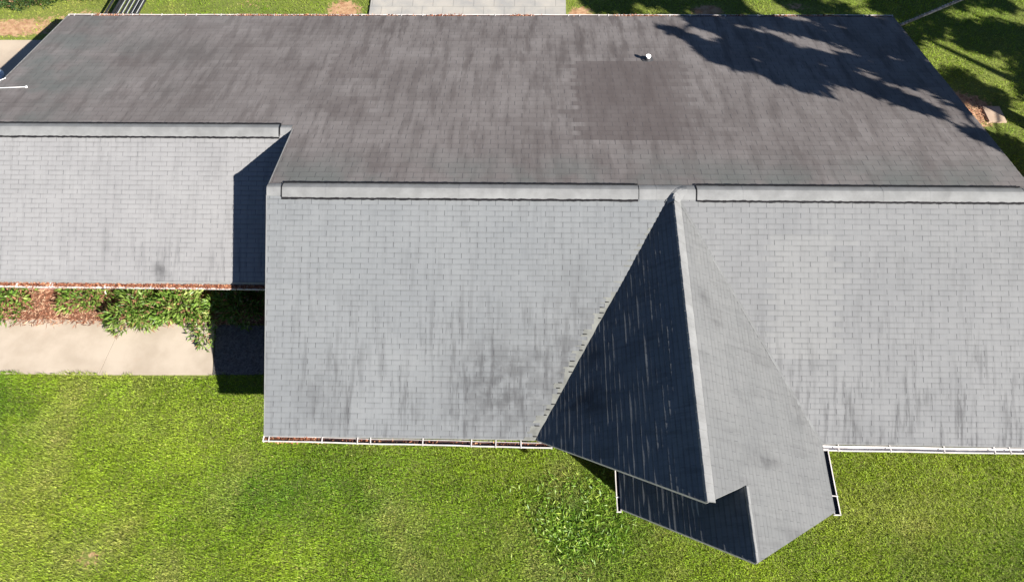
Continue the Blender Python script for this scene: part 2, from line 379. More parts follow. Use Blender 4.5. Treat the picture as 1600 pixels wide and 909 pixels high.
def clip(poly, u0, u1, v0, v1):
    def cut(P, f):
        out = []
        for i in range(len(P)):
            a, b = P[i], P[(i+1) % len(P)]; fa, fb = f(a), f(b)
            if fa >= 0: out.append(a)
            if fa*fb < 0:
                t = fa/(fa-fb); out.append((a[0]+t*(b[0]-a[0]), a[1]+t*(b[1]-a[1])))
        return out
    P = [(u0, v0), (u1, v0), (u1, v1), (u0, v1)]
    n = len(poly)
    for i in range(n):
        a, b = poly[i], poly[(i+1) % n]
        P = cut(P, lambda p: (b[0]-a[0])*(p[1]-a[1]) - (b[1]-a[1])*(p[0]-a[0]))
        if len(P) < 3: return []
    return P
def roof_plane(label, polyxy, zf, udir, updir, e, T, mat, butt=.010, lift=.002, wave=.006, attrs=None, rowmax=None, seed=1, slots=1.0, curl=False):
    """shingle courses laid on the plane z=zf(x,y). udir: unit xy along the eave, updir: unit xy pointing uphill."""
    U = Vector((udir[0], udir[1], 0)); h = Vector((updir[0], updir[1], 0))
    dz = zf(h.x, h.y) - zf(0, 0); V = Vector((h.x, h.y, dz)); k = V.length; V /= k
    Nn = U.cross(V)
    if Nn.z < 0: Nn = -Nn
    P = [(p[0]*U.x+p[1]*U.y, (p[0]*h.x+p[1]*h.y)*k) for p in polyxy]
    area = sum(P[i][0]*P[(i+1) % len(P)][1]-P[(i+1) % len(P)][0]*P[i][1] for i in range(len(P)))
    if area < 0: P = P[::-1]
    us = [p[0] for p in P]; vs = [p[1] for p in P]
    O = Vector((0, 0, zf(0, 0)))
    def pt(u, v, hh):
        return O + U*u + V*v + Nn*hh
    lr = random.Random(seed)
    verts = []; faces = []; uvs = []
    n0 = math.floor(min(vs)/e)-1; n1 = math.ceil(max(vs)/e)
    jit = 0
    for i in range(n0, n1+1):
        off = (.5 if i % 2 else 0) + lr.uniform(-.05, .05)
        v0, v1 = i*e, (i+1)*e
        ta = math.floor(min(us)/T+off)-1; tb = math.ceil(max(us)/T+off)+1
        ulim = rowmax(i, e, k, lr) if rowmax else 1e9
        lifts = {}
        for t in range(ta, tb+2): lifts[t] = (lr.random()**3)*lift*(max(0, min(1, (float(fbm(t*T*1.0, i*e*2.0, .8, 2))-.30)*3)) if curl else 1), lr.uniform(-1, 1)
        for t in range(ta, tb+1):
            for q in range(4):
                u0 = (t+q/4-off)*T; u1 = (t+(q+1)/4-off)*T
                if u1 < min(us) or u0 > max(us): continue
                if u0 >= ulim: continue
                u1c = min(u1, ulim)
                for (va, vb_) in (((v0, v0+.45*e), (v0+.45*e, v1)) if curl else ((v0, v1),)):
                    C = clip(P, u0, u1c, va, vb_)
                    if len(C) < 3: continue
                    L0, cu = lifts[t]
                    def hgt(u, v):
                        f = (v-v0)/e; fu = u/T+off-t
                        lf = L0*(1 + cu*(2*fu-1)*.8)
                        if curl:
                            cl_ = max(0, min(1, (float(fbm(u*1.0, i*3.7, 1.5, 3))-.40)*2.4))
                            return float(.002 + butt*(1-f) + (lift*cl_+.3*lf)*max(0, 1-f/.45))
                        return float(.002 + (butt+lf)*(1-f))
                    wv = [wave*(float(fbm(c[0], c[1], 1.1, 3))-.5)*2 for c in C]
                    base = len(verts)
                    for c, ww_ in zip(C, wv):
                        verts.append(pt(c[0], c[1], hgt(*c)+ww_)); uvs.append((c[0]/T+off, min(max(c[1]/e, i+.002), i+.998)))
                    faces.append(tuple(range(base, base+len(C))))
                    # butt edge
                    lowc = [(c, w_) for c, w_ in zip(C, wv) if abs(c[1]-v0) < 1e-6]
                    if len(lowc) >= 2:
                        lowc.sort(key=lambda z: z[0][0]); a, b = lowc[0], lowc[-1]
                        base = len(verts)
                        for (c, w_), top in ((a, 0), (b, 0), (b, 1), (a, 1)):
                            verts.append(pt(c[0], c[1], (hgt(*c) if top else -.003)+w_)); uvs.append((c[0]/T+off, i+.03))
                        faces.append((base, base+1, base+2, base+3))
    me = bpy.data.meshes.new('roof_slope'); me.from_pydata([tuple(v) for v in verts], [], faces)
    ul = me.uv_layers.new(name='UVMap'); li = np.empty(len(me.loops), dtype=np.int32); me.loops.foreach_get('vertex_index', li)
    ul.data.foreach_set('uv', np.array(uvs, dtype=np.float32)[li].ravel())
    A = np.array([tuple(v) for v in verts]); ua = np.array(uvs); ua0 = ua
    rl = me.uv_layers.new(name='Run'); rl.data.foreach_set('uv', np.stack([ (A0 := np.array([tuple(v) for v in verts]))@np.array(tuple(U))/T, ua0[:, 1]], 1).astype(np.float32)[li].ravel())
    # per-tab sample position so that patches have stepped edges
    tu = (np.floor(ua[:, 0])+.5); tv = np.floor(ua[:, 1])
    at = dict(stain=.3+0*A[:, 0], patch=0*A[:, 0], pale=0*A[:, 0], green=0*A[:, 0], blot=0*A[:, 0])
    if attrs: at.update(attrs(A[:, 0], A[:, 1], ua))
    at['slots'] = np.full(len(A), slots)
    for n_, arr in at.items(): add_attr(me, n_, np.clip(arr, 0, 1))
    me.materials.append(mat)
    o = bpy.data.objects.new('roof_slope', me); COL.objects.link(o); o.parent = house; o['label'] = label
    return o
# deck slab below shingles
def deck(polyxy, zf, th=.11):
    m = MB(); P = [Vector((x, y, zf(x, y)-.006)) for x, y in polyxy]
    ar = sum(P[i].x*P[(i+1) % len(P)].y-P[(i+1) % len(P)].x*P[i].y for i in range(len(P)))
    if ar < 0: P = P[::-1]
    B = [p - Vector((0, 0, th)) for p in P]; m.poly(P, 0); m.poly(B[::-1], 1)
    for i in range(len(P)): m.quad(B[i], B[(i+1) % len(P)], P[(i+1) % len(P)], P[i], 0)
    return m.build('roof_deck', [M_fascia, M_soffit], house)

T = .368; EF = .1165; ER = .188
def onF(u, v): p = hit(u, v, (0, -sF, 1), ZR); return p.x, p.y
def onR(u, v): p = hit(u, v, (0, sR, 1), ZR); return p.x, p.y
def tabpos(ua, e, T_): return np.floor(ua[:, 0]), np.floor(ua[:, 1])

xa, ya = onF(417, 290); xb, yb = onF(413, 683)
leftF = [(xa, 0), (xb, YF)]
pF = [leftF[1], (XVL, YF+.01), (XG, 0), leftF[0]]
def st_front(x, y, ua):
    d = np.clip((-y-1.0)/3.5, 0, 1)
    s = .12 + 1.0*d*np.clip(blob(x, y, -.6, -3.6, 2.6, 2.2) + .6*blob(x, y, -4.2, -4.2, 1.2, 1.6), 0, 1)
    bl = .30*np.clip(blob(x, y, -.4, -3.9, 1.1, 1.0)+.7*blob(x, y, 1.2, -3.2, .6, 1.4)+.4*blob(x, y, -4.3, -4.1, .7, .7), 0, 1)
    return dict(stain=s, blot=np.clip(bl*1.5, 0, 1))
def saw(i, e, k, lr):
    v = (i+.5)*e; y = v/k
    if y > -2.0: return 1e9
    xv = XG + (XG-XVL)/(-YF)*y
    return xv - .10 - lr.choice((0, .0, .03, .10)) - (.05 if i % 2 else 0)
roof_plane('light grey front slope left of the gable', pF, zF, (1, 0), (0, 1), EF, T, M_front, attrs=st_front, rowmax=saw, seed=3)
deck(pF, zF)
pF2 = [(XVR, YF+.01), (XR, YF), (XR, 0), (XG, 0)]
def st_front2(x, y, ua):
    tu = np.floor(ua[:, 0]*1.0); tv = np.floor(ua[:, 1]); r = (np.sin(tv*12.9)*43758.5) % 1
    xs = tu*T; ys = tv*EF*math.cos(math.atan(sF))
    inb = ((xs > 5.15 + .25*r) & (xs < 7.05 - .5*r) & (ys < -.85) & (ys > -3.3)).astype(float)
    s = .10 + .9*np.clip((-y-2.2)/2.7, 0, 1)
    return dict(stain=s, pale=inb*.13)
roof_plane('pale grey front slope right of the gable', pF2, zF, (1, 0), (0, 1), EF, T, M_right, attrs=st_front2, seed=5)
deck(pF2, zF)
# wing
pW = [(XW, YW), (XL+.28, YW), (XL+.28, D), (XW, D)]
def st_w(x, y, ua):
    return dict(stain=.12+.8*np.clip((-y)/1.2, 0, 1)*blob(x, y, -7.5, -.6, 1.5, 1.0), blot=.55*blob(x, y, -8.75, -.95, .16, .28)+.3*blob(x, y, -10.1, -.3, .08, .3))
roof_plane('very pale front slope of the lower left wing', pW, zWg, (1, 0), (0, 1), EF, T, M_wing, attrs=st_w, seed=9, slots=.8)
deck(pW, zWg)
# rear slope in two pieces with one running course grid
xc1, yc1 = onR(1, 129); xc2, yc2 = onR(105, 26); xr1, yr1 = onR(1598, 276); xr2, yr2 = onR(1395, 26)
def st_r(x, y, ua):
    tu = np.floor(ua[:, 0]); tv = np.floor(ua[:, 1]); xs = tu*T; ys = -(tv+.5)*ER*math.cos(math.atan(sR))
    r = (np.sin(tv*12.9)*43758.5) % 1
    p = ((xs > 1.05+.22*r) & (xs < 4.60-.45*r) & (ys > 1.75) & (ys < 5.35)).astype(float)*.60*np.clip((4.9-xs)/1.4, .35, 1)*np.clip((xs-.8)/.8, .55, 1)
    p = p + ((xs > -5.2) & (xs < -4.0) & (ys > 4.6) & (ys < 6.2))*.28 + ((xs > -4.8) & (xs < -3.9) & (ys > 2.7) & (ys < 3.6))*.25
    g = .8*np.clip(1.2-np.abs(y)/1.3, 0, 1) + .6*blob(x, y, -13, 5, 1.4, 4) + .3*np.clip((-x-7)/6, 0, 1)
    return dict(stain=.3+.6*np.clip((y-3.5)/4, 0, 1)*np.clip((x+8)/4, 0, 1), patch=p, green=g)
pR1 = [(xb, D), (xc1-.15, D), (xc1, yc1), (xc2, YB), (xb, YB)]
xe1 = xc1+(xc1-xc2)/(yc1-YB)*(D-yc1)
pR1 = [(XL, D), (xe1, D), (xc2, YB), (XL, YB)]
xe2 = xr1+(xr1-xr2)/(yr1-YB)*(0-yr1)
pR2 = [(XL, 0), (xe2, 0), (xr2, YB), (XL, YB)]
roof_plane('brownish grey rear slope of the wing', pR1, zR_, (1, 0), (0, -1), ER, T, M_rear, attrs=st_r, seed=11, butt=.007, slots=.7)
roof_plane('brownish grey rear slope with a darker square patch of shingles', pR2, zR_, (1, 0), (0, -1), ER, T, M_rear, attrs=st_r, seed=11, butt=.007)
deck(pR1, zR_); deck(pR2, zR_)
# gable
EG = .105
pGL = [(XG, 0), (XG, YP), (XVL, YF)]
def st_gl(x, y, ua):
    return dict(stain=.4+0*x, blot=.6*blob(x, y, 1.45, -4.3, .45, .35)+.4*blob(x, y, 1.6, -3.3, .3, .4))
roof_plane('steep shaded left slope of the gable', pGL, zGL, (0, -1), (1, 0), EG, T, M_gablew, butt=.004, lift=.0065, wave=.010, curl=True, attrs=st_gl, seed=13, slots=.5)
deck([(XG, -.05), (XG, YP), (XVL+.02, YF)], zGL)
yl0 = -5.35
pGL2 = [(XG2, YRU+.5), (XG2, YP2), (XGL2, YLF), (XGL2, yl0), (XVL+.9, yl0+.3)]
pGL2 = [(XG2, -5.0), (XG2, YP2), (XGL2, YLF), (XGL2, -5.0)]
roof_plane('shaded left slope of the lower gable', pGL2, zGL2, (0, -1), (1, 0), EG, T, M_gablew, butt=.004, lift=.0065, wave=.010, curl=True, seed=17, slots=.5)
deck(pGL2, zGL2)
def st_gr(x, y, ua):
    q = lambda u, v, a, b: (lambda p: blob(x, y, p.x, p.y, a, b))(hit(u, v, (sgR, 0, 1), ZR+sgR*XG))
    s = .2+.9*q(1195, 720, .35, .16)+.8*q(1245, 840, .22, .12)+.7*q(1100, 465, .12, .2)+.6*q(1120, 500, .1, .25)+.5*q(1190, 560, .3, .2)+.5*q(1250, 640, .3, .5)
    return dict(stain=.2+0*x, blot=np.clip(s-.2, 0, 1)*.55)
pGR1 = [(XG, 0), (XG, YP), (XG2, YRU), (XVR, YF)]
pGR2 = [(XG2, YRU), (XG2, YP2), (XVR, YRE), (XVR, YF)]
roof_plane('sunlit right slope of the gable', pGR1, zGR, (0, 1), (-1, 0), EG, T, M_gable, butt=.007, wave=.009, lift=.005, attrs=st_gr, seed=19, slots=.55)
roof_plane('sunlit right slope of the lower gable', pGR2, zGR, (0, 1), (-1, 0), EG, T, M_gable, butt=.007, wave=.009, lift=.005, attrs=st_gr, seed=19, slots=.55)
deck(pGR1, zGR); deck(pGR2, zGR)

# stains in one more slope need their blobs as plain dark lichen: handled by the 'stain' attribute

# valley flashing left of the gable
m = MB(); n = 40
for i in range(n):
    def vp(t, o): y = YF*t; x = XG + (XVL-XG)*t + o; return Vector((x, y, zF(x, y)+.004+.004*math.sin(t*90)))
    a, b = i/n, (i+1)/n
    if a < .02: continue
    m.quad(vp(a, -.26*min(1, a*2)), vp(b, -.26*min(1, b*2)), vp(b, .02), vp(a, .02))
vr = random.Random(3); kk = math.sqrt(1+sF*sF)
i = math.floor(-2.2*kk/EF)
while i*EF/kk > YF+.05:
    L_ = saw(i, EF, kk, vr)
    yy = i*EF/kk; xx = XG+(XG-XVL)/(-YF)*yy
    w0 = L_-.01; w1 = L_+vr.uniform(.04, .10)
    if vr.random() < .8: m.quad(*[Vector((a_, b_, zF(a_, b_)+.022)) for a_, b_ in ((w0, yy-.008), (w1, yy-.006), (w1, yy+.006), (w0, yy+.010))], m=1)  # black ticks paint the shadow under the cut shingle ends
    i -= 1
m.build('valley_flashing', [M_flash, M_gapshade], house)
# shingles' cut ends lie a hair over the flashing on that side
# soft woven valley at the right of the gable
m = MB(); n = 60
for i in range(n):
    a, b = i/n, (i+1)/n
    def q(t, o, hh):
        y = YF*t; x = XG+(XVR-XG)*t+o
        return Vector((x, y, max(zF(x, y), zGR(x, y))+hh))
    m.quad(q(a, -.04, .012), q(b, -.04, .012), q(b, 0, .015), q(a, 0, .015)); m.quad(q(a, 0, .015), q(b, 0, .015), q(b, .04, .012), q(a, .04, .012))
m.build('valley_flashing', M_vall, house, True)['label'] = 'soft woven grey valley right of the gable'

# ridge vents: shallow arch with black strips painting the gap shadow along both long edges
def ridge_vent(x0, x1, yc, zc, sf, sr, wf, wr, name='ridge_vent', gaps=True, endl=False, endr=False):
    m = MB(); n = max(2, int((x1-x0)/.9)); prof = []
    for k in range(9):
        t = -1 + k/4.0
        y = t*(wf if t < 0 else wr); z = -(sf if t < 0 else sr)*abs(y)*(.55+.45*abs(t)) + .035 - .010*t*t
        prof.append((y, z))
    prof = [(prof[0][0]-.004, prof[0][1]-.03)] + prof + [(prof[-1][0]+.004, prof[-1][1]-.03)]
    for i in range(n):
        xa_, xb_ = x0+(x1-x0)*i/n, x0+(x1-x0)*(i+1)/n
        da, db = .0015*math.sin(i*1.7), .004*math.sin(i*1.7)+.004
        for k in range(len(prof)-1):
            m.quad((xa_, yc+prof[k][0], zc+prof[k][1]+da+.001), (xb_+.004, yc+prof[k][0], zc+prof[k][1]+da), (xb_+.004, yc+prof[k+1][0], zc+prof[k+1][1]+da), (xa_, yc+prof[k+1][0], zc+prof[k+1][1]+da+.001))
    o = m.build(name, M_cap, house, False)
    if gaps:
        g = MB(); r = random.Random(int(x0*10)+99)
        for sgn, wd, s_ in ((-1, wf, sf), (1, wr, sr)):
            N_ = int((x1-x0)/.07); pts = []
            for i in range(N_+1):
                x = x0+(x1-x0)*i/N_; y = yc+sgn*(wd+.022+r.uniform(-.006, .006)); pts.append(Vector((x, y, zc-s_*abs(y-yc)+.034)))
            wds = [.060 if sgn > 0 else .046]*(N_+1)
            for i in range(N_):
                a, b = pts[i], pts[i+1]; w_ = (wds[i]*r.uniform(.75, 1.1))/2
                dn = Vector((0, sgn*w_, -s_*w_))
                g.quad(a-dn, b-dn, b+dn, a+dn)
        for flag, x in ((endl, x0), (endr, x1)):
            if flag:
                for k in range(1, len(prof)-2):
                    a = Vector((x, yc+prof[k][0], zc+prof[k][1]+.012)); b = Vector((x, yc+prof[k+1][0], zc+prof[k+1][1]+.012)); d_ = Vector((.012, 0, 0))
                    g.quad(a-d_, a+d_, b+d_, b-d_)
        g.build('vent_gap_shadow', M_gapshade, o)
    return o
x_end = onF(997, 300)[0]; x_s = onF(1088, 302)[0]; x_l = onF(441, 297)[0]
ridge_vent(x_l, x_end, 0, ZR, sF, sR, .20, .15, endl=True)
ridge_vent(x_s, XR-.28, 0, ZR, sF, sR, .20, .15, endl=True)
xw_end = hit(438, 199, (0, 0, 1), ZW).x
ridge_vent(XW+.4, xw_end, D, ZW, sF, sR, .20, .15, endr=True)
ridge_vent(XL, x_l-.02, 0, ZR, sF, sR, .16, .13, name='ridge_cap', gaps=False)
ridge_vent(x_end+.02, XG+.02, 0, ZR, sF, sR, .19, .15, name='ridge_cap', gaps=False)
ridge_vent(XG-.02, x_s-.02, 0, ZR, sF, sR, .19, .15, name='ridge_cap', gaps=False)
ridge_vent(XR-.26, XR, 0, ZR, sF, sR, .16, .13, name='ridge_cap', gaps=False)
ridge_vent(xw_end+.02, XL-.02, D, ZW, sF, sR, .15, .12, name='ridge_cap', gaps=False)
# curved saddle where the gable ridge meets the main ridge
m = MB()
for sg in (1,):
    N_ = 8; pr = []
    for i in range(N_+1):
        a = math.pi/2*i/N_
        cx = XG + sg*(.30-.30*math.sin(a)); cy = -.30 + .30*math.cos(a)
        pr.append((cx, cy, a))
    for i in range(N_):
        ring = []
        for (cx, cy, a) in (pr[i], pr[i+1]):
            nrm = Vector((sg*math.sin(a)*-1, math.cos(a), 0)) if False else Vector((-sg*math.sin(a), math.cos(a), 0))
            row = []
            for k in range(7):
                t = -1+k/3.0; p = Vector((cx, cy, 0)) + nrm*t*.14
                dd = max(0, (-p.y)*sF) if p.y < 0 else p.y*sR
                gz = max(ZR-dd, ZR-sgL*abs(p.x-XG)) if p.y < 0 else ZR-dd
                row.append(Vector((p.x, p.y, gz+.060-.030*t*t)))
            ring.append(row)
        for k in range(6): m.quad(ring[0][k], ring[1][k], ring[1][k+1], ring[0][k+1])
m.build('ridge_cap', M_cap, house, True)['label'] = 'curved saddle of cap shingles where the ridges meet'
# gable ridge caps along Y
def cap_y(x, y0, y1, z, sl, srr, wl, wr):
    m = MB(); n = int(abs(y1-y0)/.155)
    prof = []
    for k in range(9):
        t = -1+k/4.0; xx = t*(wl if t < 0 else wr); prof.append((xx, -(sl if t < 0 else srr)*abs(xx)*(.7+.3*abs(t))+.022))
    prof = [(prof[0][0]-.003, prof[0][1]-.02)]+prof+[(prof[-1][0]+.003, prof[-1][1]-.02)]
    for i in range(n):
        a, b = y0+(y1-y0)*i/n, y0+(y1-y0)*(i+1)/n; jx = .0025*math.sin(i*2.3)
        for k in range(len(prof)-1):
            m.quad((x+prof[k][0]+jx, a, z+prof[k][1]), (x+prof[k][0]+jx, b, z+prof[k][1]+.004), (x+prof[k+1][0]+jx, b, z+prof[k+1][1]+.004), (x+prof[k+1][0]+jx, a, z+prof[k+1][1]))
        m.poly([(x+p[0]+jx, b, z+p[1]+.008) for p in prof])
    return m.build('ridge_cap', M_cap, house)
cap_y(XG, -.20, YP+.02, ZR, sgL, sgR, .03, .17)
cap_y(XG2, YRU-.02, YP2+.02, ZG2, sgL, sgR, .03, .05)

# rake edge strips
def rake(a, b, wd=.03, h=.03):
    m = MB(); m.beam(a, b, wd, h); return m.build('rake_trim', M_white if False else M_cap, house)
def rk(p, q, zf, hh=.014): return Vector((p[0], p[1], zf(*p)+hh)), Vector((q[0], q[1], zf(*q)+hh))
rake(*rk((xa, 0), (xb, YF), zF, .004), .018, .02); rake(*rk((XL, 0), (XL, D), zR_, .004), .018, .02)
rake(*rk((xe1, D), (xc2, YB), zR_, .006), .018, .02); pass

# walls
def wall(pts, name='wall', label=None):
    m = MB(); n = len(pts); 
    for i in range(n):
        a, b = pts[i], pts[(i+1) % n]
        m.quad((a[0], a[1], -.1), (b[0], b[1], -.1), (b[0], b[1], b[2]), (a[0], a[1], a[2]))
    o = m.build(name, M_brick, house)
    if label: o['label'] = label
    return o
under = .17
def W3(p, zf): return (p[0], p[1], zf(*p)-under)
wall([W3((XL+.40, YF+.55), zF), W3((XR-.4, YF+.55), zF), W3((XR-.4, 0), zF), W3((XR-.4, YB-.55), zR_), W3((XL+.4, YB-.55), zR_), W3((XL+.4, 0), zR_)], label='brick walls of the main house')
wall([W3((XW+.4, YW+.62), zWg), W3((XL+.39, YW+.62), zWg), W3((XL+.39, D), zWg), W3((XL+.39, YB-.56), zR_), W3((XW+.4, YB-.56), zR_), W3((XW+.4, D), zR_)], label='brick walls of the left wing')
wall([W3((XGL2+.35, YF+.6), zGL2), W3((XGL2+.35, YLF+.45), zGL2), W3((XG2, YLF+.45), zGL2), W3((XVR-.35, YLF+.45), zGR), W3((XVR-.35, YF+.6), zGR)], label='brick walls of the gable bay')
m = MB(); m.box((7.2, YF+.535, .95), (1.3, .04, 1.0)); wdw = m.build('window', M_white, house)
m = MB(); m.box((7.2, YF+.51, .95), (1.16, .02, .86)); m.build('pane', simple('window_glass', (.03, .04, .05), .08), wdw)

# gutters
def gutter(a, b, out, inner, wd=.11, h=.075, brackets=(), clean=False, label=None, ends=(True, True)):
    a = Vector(a); b = Vector(b); o_ = Vector(out); z = Vector((0, 0, 1)); m = MB(); L = (b-a).length; d = (b-a).normalized()
    n = max(2, int(L/.5)); r = random.Random(int(abs(a.x*31+a.y*7)))
    off = [z*r.uniform(-.006, .006)+o_*r.uniform(-.005, .005) for _ in range(n+1)]
    prof = [(.0, -.01, 1), (.0, -h, 1), (wd, -h, 0), (wd+.010, -.02, 0), (wd+.010, 0, 0), (wd-.012, 0, 0), (wd-.012, -.012, 0), (wd-.006, -h+.012, 1), (.012, -h+.012, 1), (.012, -.01, 1)]
    P = [[a+d*(L*i/n)+off[i]+o_*p[0]+z*p[1] for p in prof] for i in range(n+1)]
    for i in range(n):
        for k in range(len(prof)):
            k2 = (k+1) % len(prof); mi = 1 if (k in (6, 7, 8)) else 0
            if k == 9: mi = 0
            m.quad(P[i][k], P[i+1][k], P[i+1][k2], P[i][k2], mi)
    for fl, pp, s_ in ((ends[0], a, -1), (ends[1], b, 1)):
        if fl:
            c = pp+o_*(wd/2+.004)-z*(h/2-.002)+d*s_*.006
            m.beam(c-o_*(wd/2+.010), c+o_*(wd/2+.010), .012, h+.004)
    g = m.build('gutter', [M_white, inner], house)
    if label: g['label'] = label
    for t in brackets:
        hm = MB(); p = a+d*(L*t); yaw = r.uniform(-.2, .2)
        hm.beam(p-o_*.03+z*.004, p+o_*(wd+.012)+d*yaw*.08+z*.008, .022, .008)
        hm.beam(p+o_*(wd+.012)+d*yaw*.08+z*.012, p+o_*(wd+.016)+d*yaw*.08-z*.03, .022, .006)
        hm.build('hanger', M_white, g)
    return g
def tx(u, a, b, v):    # fraction along a gutter for image column u, used when surveying hanger positions
    lo_, hi_ = 0.0, 1.0
    a = Vector(a); b = Vector(b)
    def pu(t):
        q = CM.transposed() @ (a.lerp(b, t)-CAM); return 800+FPX*q.x/-q.z if not v else 454.5-FPX*q.y/-q.z
    for _ in range(30):
        md = (lo_+hi_)/2
        if (pu(md) < u) == (pu(hi_) > pu(lo_) or True) and pu(1) > pu(0): lo_ = md
        elif pu(1) > pu(0): hi_ = md
        elif pu(md) < u: hi_ = md
        else: lo_ = md
    return (lo_+hi_)/2
gz = ZE - .035
ga, gb = (xb-.02, YF+.01, gz), (gr(862, 689, gz).x, YF-.05, gz)
gutter(ga, gb, (0, -1, 0), M_gin, brackets=[tx(u, ga, gb, 0) for u in (421, 504, 559, 579, 661, 737, 775, 814)], label='long front gutter with rusty dark inside')
ga2, gb2 = (XVR+.02, YF-.01, gz), (XR, YF-.02, gz)
gutter(ga2, gb2, (0, -1, 0), M_ginw, wd=.11, brackets=[tx(u, ga2, gb2, 0) for u in (1310, 1390, 1475, 1553)]+[.86, .95], label='clean white front gutter right of the gable')
ga3, gb3 = (XW, YW, gz+.01), (XL+.27, YW, gz-.01)
gutter(ga3, gb3, (0, -1, 0), M_gin, brackets=[.1, .2, .3]+[tx(u, ga3, gb3, 0) for u in (28, 80, 155, 166, 238, 262, 317, 375, 387)], label='wing gutter filled with reddish leaf litter')
ga4, gb4 = (xr2+.02, YB, gz), (xc2-.02, YB, gz)
gutter(ga4, gb4, (0, 1, 0), M_gin, wd=.11, brackets=[tx(u, ga4, gb4, 0) for u in (115, 143, 155, 192, 206, 252, 290, 306, 345, 370, 401, 428, 492, 548, 565, 608, 627, 660, 691, 722, 774, 831, 888, 906, 936, 951, 968, 985, 1014, 1047, 1078, 1134, 1184, 1248, 1350)], label='rear gutter with patches of fallen leaves')
gutter((XGL2-.0, -5.1, gz), (XGL2-.0, YLF-.04, gz), (-1, 0, 0), M_galv, wd=.08, brackets=[.78], label='short white gutter left of the lower gable')
gutter((XVR, YF-.10, gz), (XVR, YRE-.04, gz), (1, 0, 0), M_galv, wd=.12, brackets=[.72], label='short white gutter right of the lower gable')

# plumbing vent
vb = hit(1012, 94, (0, sR, 1), ZR+.01)
pipe = empty('vent_pipe', vb); pipe.parent = house; pipe['label'] = 'short white plumbing vent on the rear slope'
bpy.context.view_layer.update()
m = MB(); z = vb.z; prof = [(.0, .06), (.30, .06), (.30, .036), (.05, .036)]
n = 20
ring = lambda r_, h_: [(vb.x+r_*math.cos(2*math.pi*j/n), vb.y+r_*math.sin(2*math.pi*j/n), z+h_) for j in range(n)]
rs = [ring(.056, -.1), ring(.056, .12), ring(.068, .13), ring(.068, .15), ring(.030, .15), ring(.030, .02)]
for a, b in zip(rs, rs[1:]):
    for j in range(n): m.quad(a[j], a[(j+1) % n], b[(j+1) % n], b[j])
pp = m.build('pipe', M_pvc, pipe)
m = MB(); rs = [ring(.15, .012), ring(.085, .03), ring(.062, .10)]
for a, b in zip(rs, rs[1:]):
    for j in range(n): m.quad(a[j], a[(j+1) % n], b[(j+1) % n], b[j])
m.build('pipe_boot', M_rubber, pipe)

# ------------------------------------------------------------------ leaf clouds
def leaf_mesh(name, P, Dn, Wd, L, W, mat, rnd, parent=None, bend=.0):
    """P (n,3) bases, Dn unit directions, Wd unit width dirs; rhombic leaves"""
    n = len(P); L = np.asarray(L).reshape(-1, 1)*np.ones((n, 1)); W = np.asarray(W).reshape(-1, 1)*np.ones((n, 1))
    nn = np.cross(Dn, Wd)
    mid = P+Dn*L*.5+nn*L*bend
    V = np.stack([P, mid+Wd*W*.5, P+Dn*L, mid-Wd*W*.5], 1).reshape(-1, 3)
    me = bpy.data.meshes.new(name); me.vertices.add(len(V)); me.vertices.foreach_set('co', V.astype(np.float32).ravel())
    me.loops.add(4*n); me.loops.foreach_set('vertex_index', np.arange(4*n, dtype=np.int32))
    me.polygons.add(n); me.polygons.foreach_set('loop_start', np.arange(0, 4*n, 4, dtype=np.int32)); me.update(calc_edges=True)
    add_attr(me, 'rnd', np.repeat(rnd, 4)); me.materials.append(mat)
    o = bpy.data.objects.new(name, me); COL.objects.link(o)
    if parent: o.parent = parent; o.matrix_parent_inverse = Matrix.Translation(-world_loc(parent))
    return o
def unit(a): return a/np.maximum(np.linalg.norm(a, axis=1, keepdims=True), 1e-9)
def rdirs(n, up=.0):
    a = rng.normal(size=(n, 3)); a[:, 2] += up; return unit(a)

def shrub(name, c, rx, ry, h, nleaf, L, W, mat, label, group=None, droop=.0, cat='shrub', nst=7, seedhi=.5):
    W = W*.72; L = L*.92
    root = empty(name, (c[0], c[1], .02)); tag(root, label, cat, group)
    m = MB()
    tips = []
    for i in range(nst):
        a = random.uniform(0, 6.28); q = random.uniform(.3, .85)
        tip = Vector((c[0]+rx*q*math.cos(a), c[1]+ry*q*math.sin(a), h*random.uniform(.55, .9)))
        m.tube([(c[0]+.1*math.cos(a), c[1]+.1*math.sin(a), .0), tip.lerp(Vector((c[0], c[1], h*.5)), .4), tip], [.014, .010, .004], 6)
    m.build('stem', M_bark, root)
    a = rng.random(nleaf)*2*np.pi; q = np.sqrt(rng.random(nleaf)); lob = 1+.25*np.sin(a*3+c[0])+.15*np.sin(a*7+c[1]*3)
    top = h*np.sqrt(np.maximum(0, 1-(q*.92)**2))
    zz = top*(1-.6*rng.random(nleaf)**2)*(.8+.4*fbm(c[0]+q*np.cos(a)*rx, c[1]+q*np.sin(a)*ry, 3.0, 2))
    P = np.stack([c[0]+rx*lob*q*np.cos(a), c[1]+ry*lob*q*np.sin(a), .05+zz], 1)
    Dn = np.stack([np.cos(a)*q, np.sin(a)*q, .35-droop*q+0*q], 1)+rng.normal(size=(nleaf, 3))*.55; Dn = unit(Dn)
    Wd = unit(np.cross(Dn, rdirs(nleaf, 1.0)))
    rn = np.clip(.5*rng.random(nleaf)+.5*fbm(P[:, 0], P[:, 1], 4, 2)+.15*(rng.random(nleaf)-.5), 0, 1)
    rn[rng.random(nleaf) < .10] = 1.5
    leaf_mesh('foliage', P, Dn, Wd, L*(.6+.8*rng.random(nleaf)), W*(.6+.8*rng.random(nleaf)), mat, rn, root, bend=.06)
    return root
GS = 'shrubs in the bed below the wing eave'
g = gr(18, 478); shrub('shrub', (g.x-.15, g.y+.15), .95, .60, .5, 1500, .14, .055, M_shrub, 'leafy green shrub in the bed at the far left edge', GS)
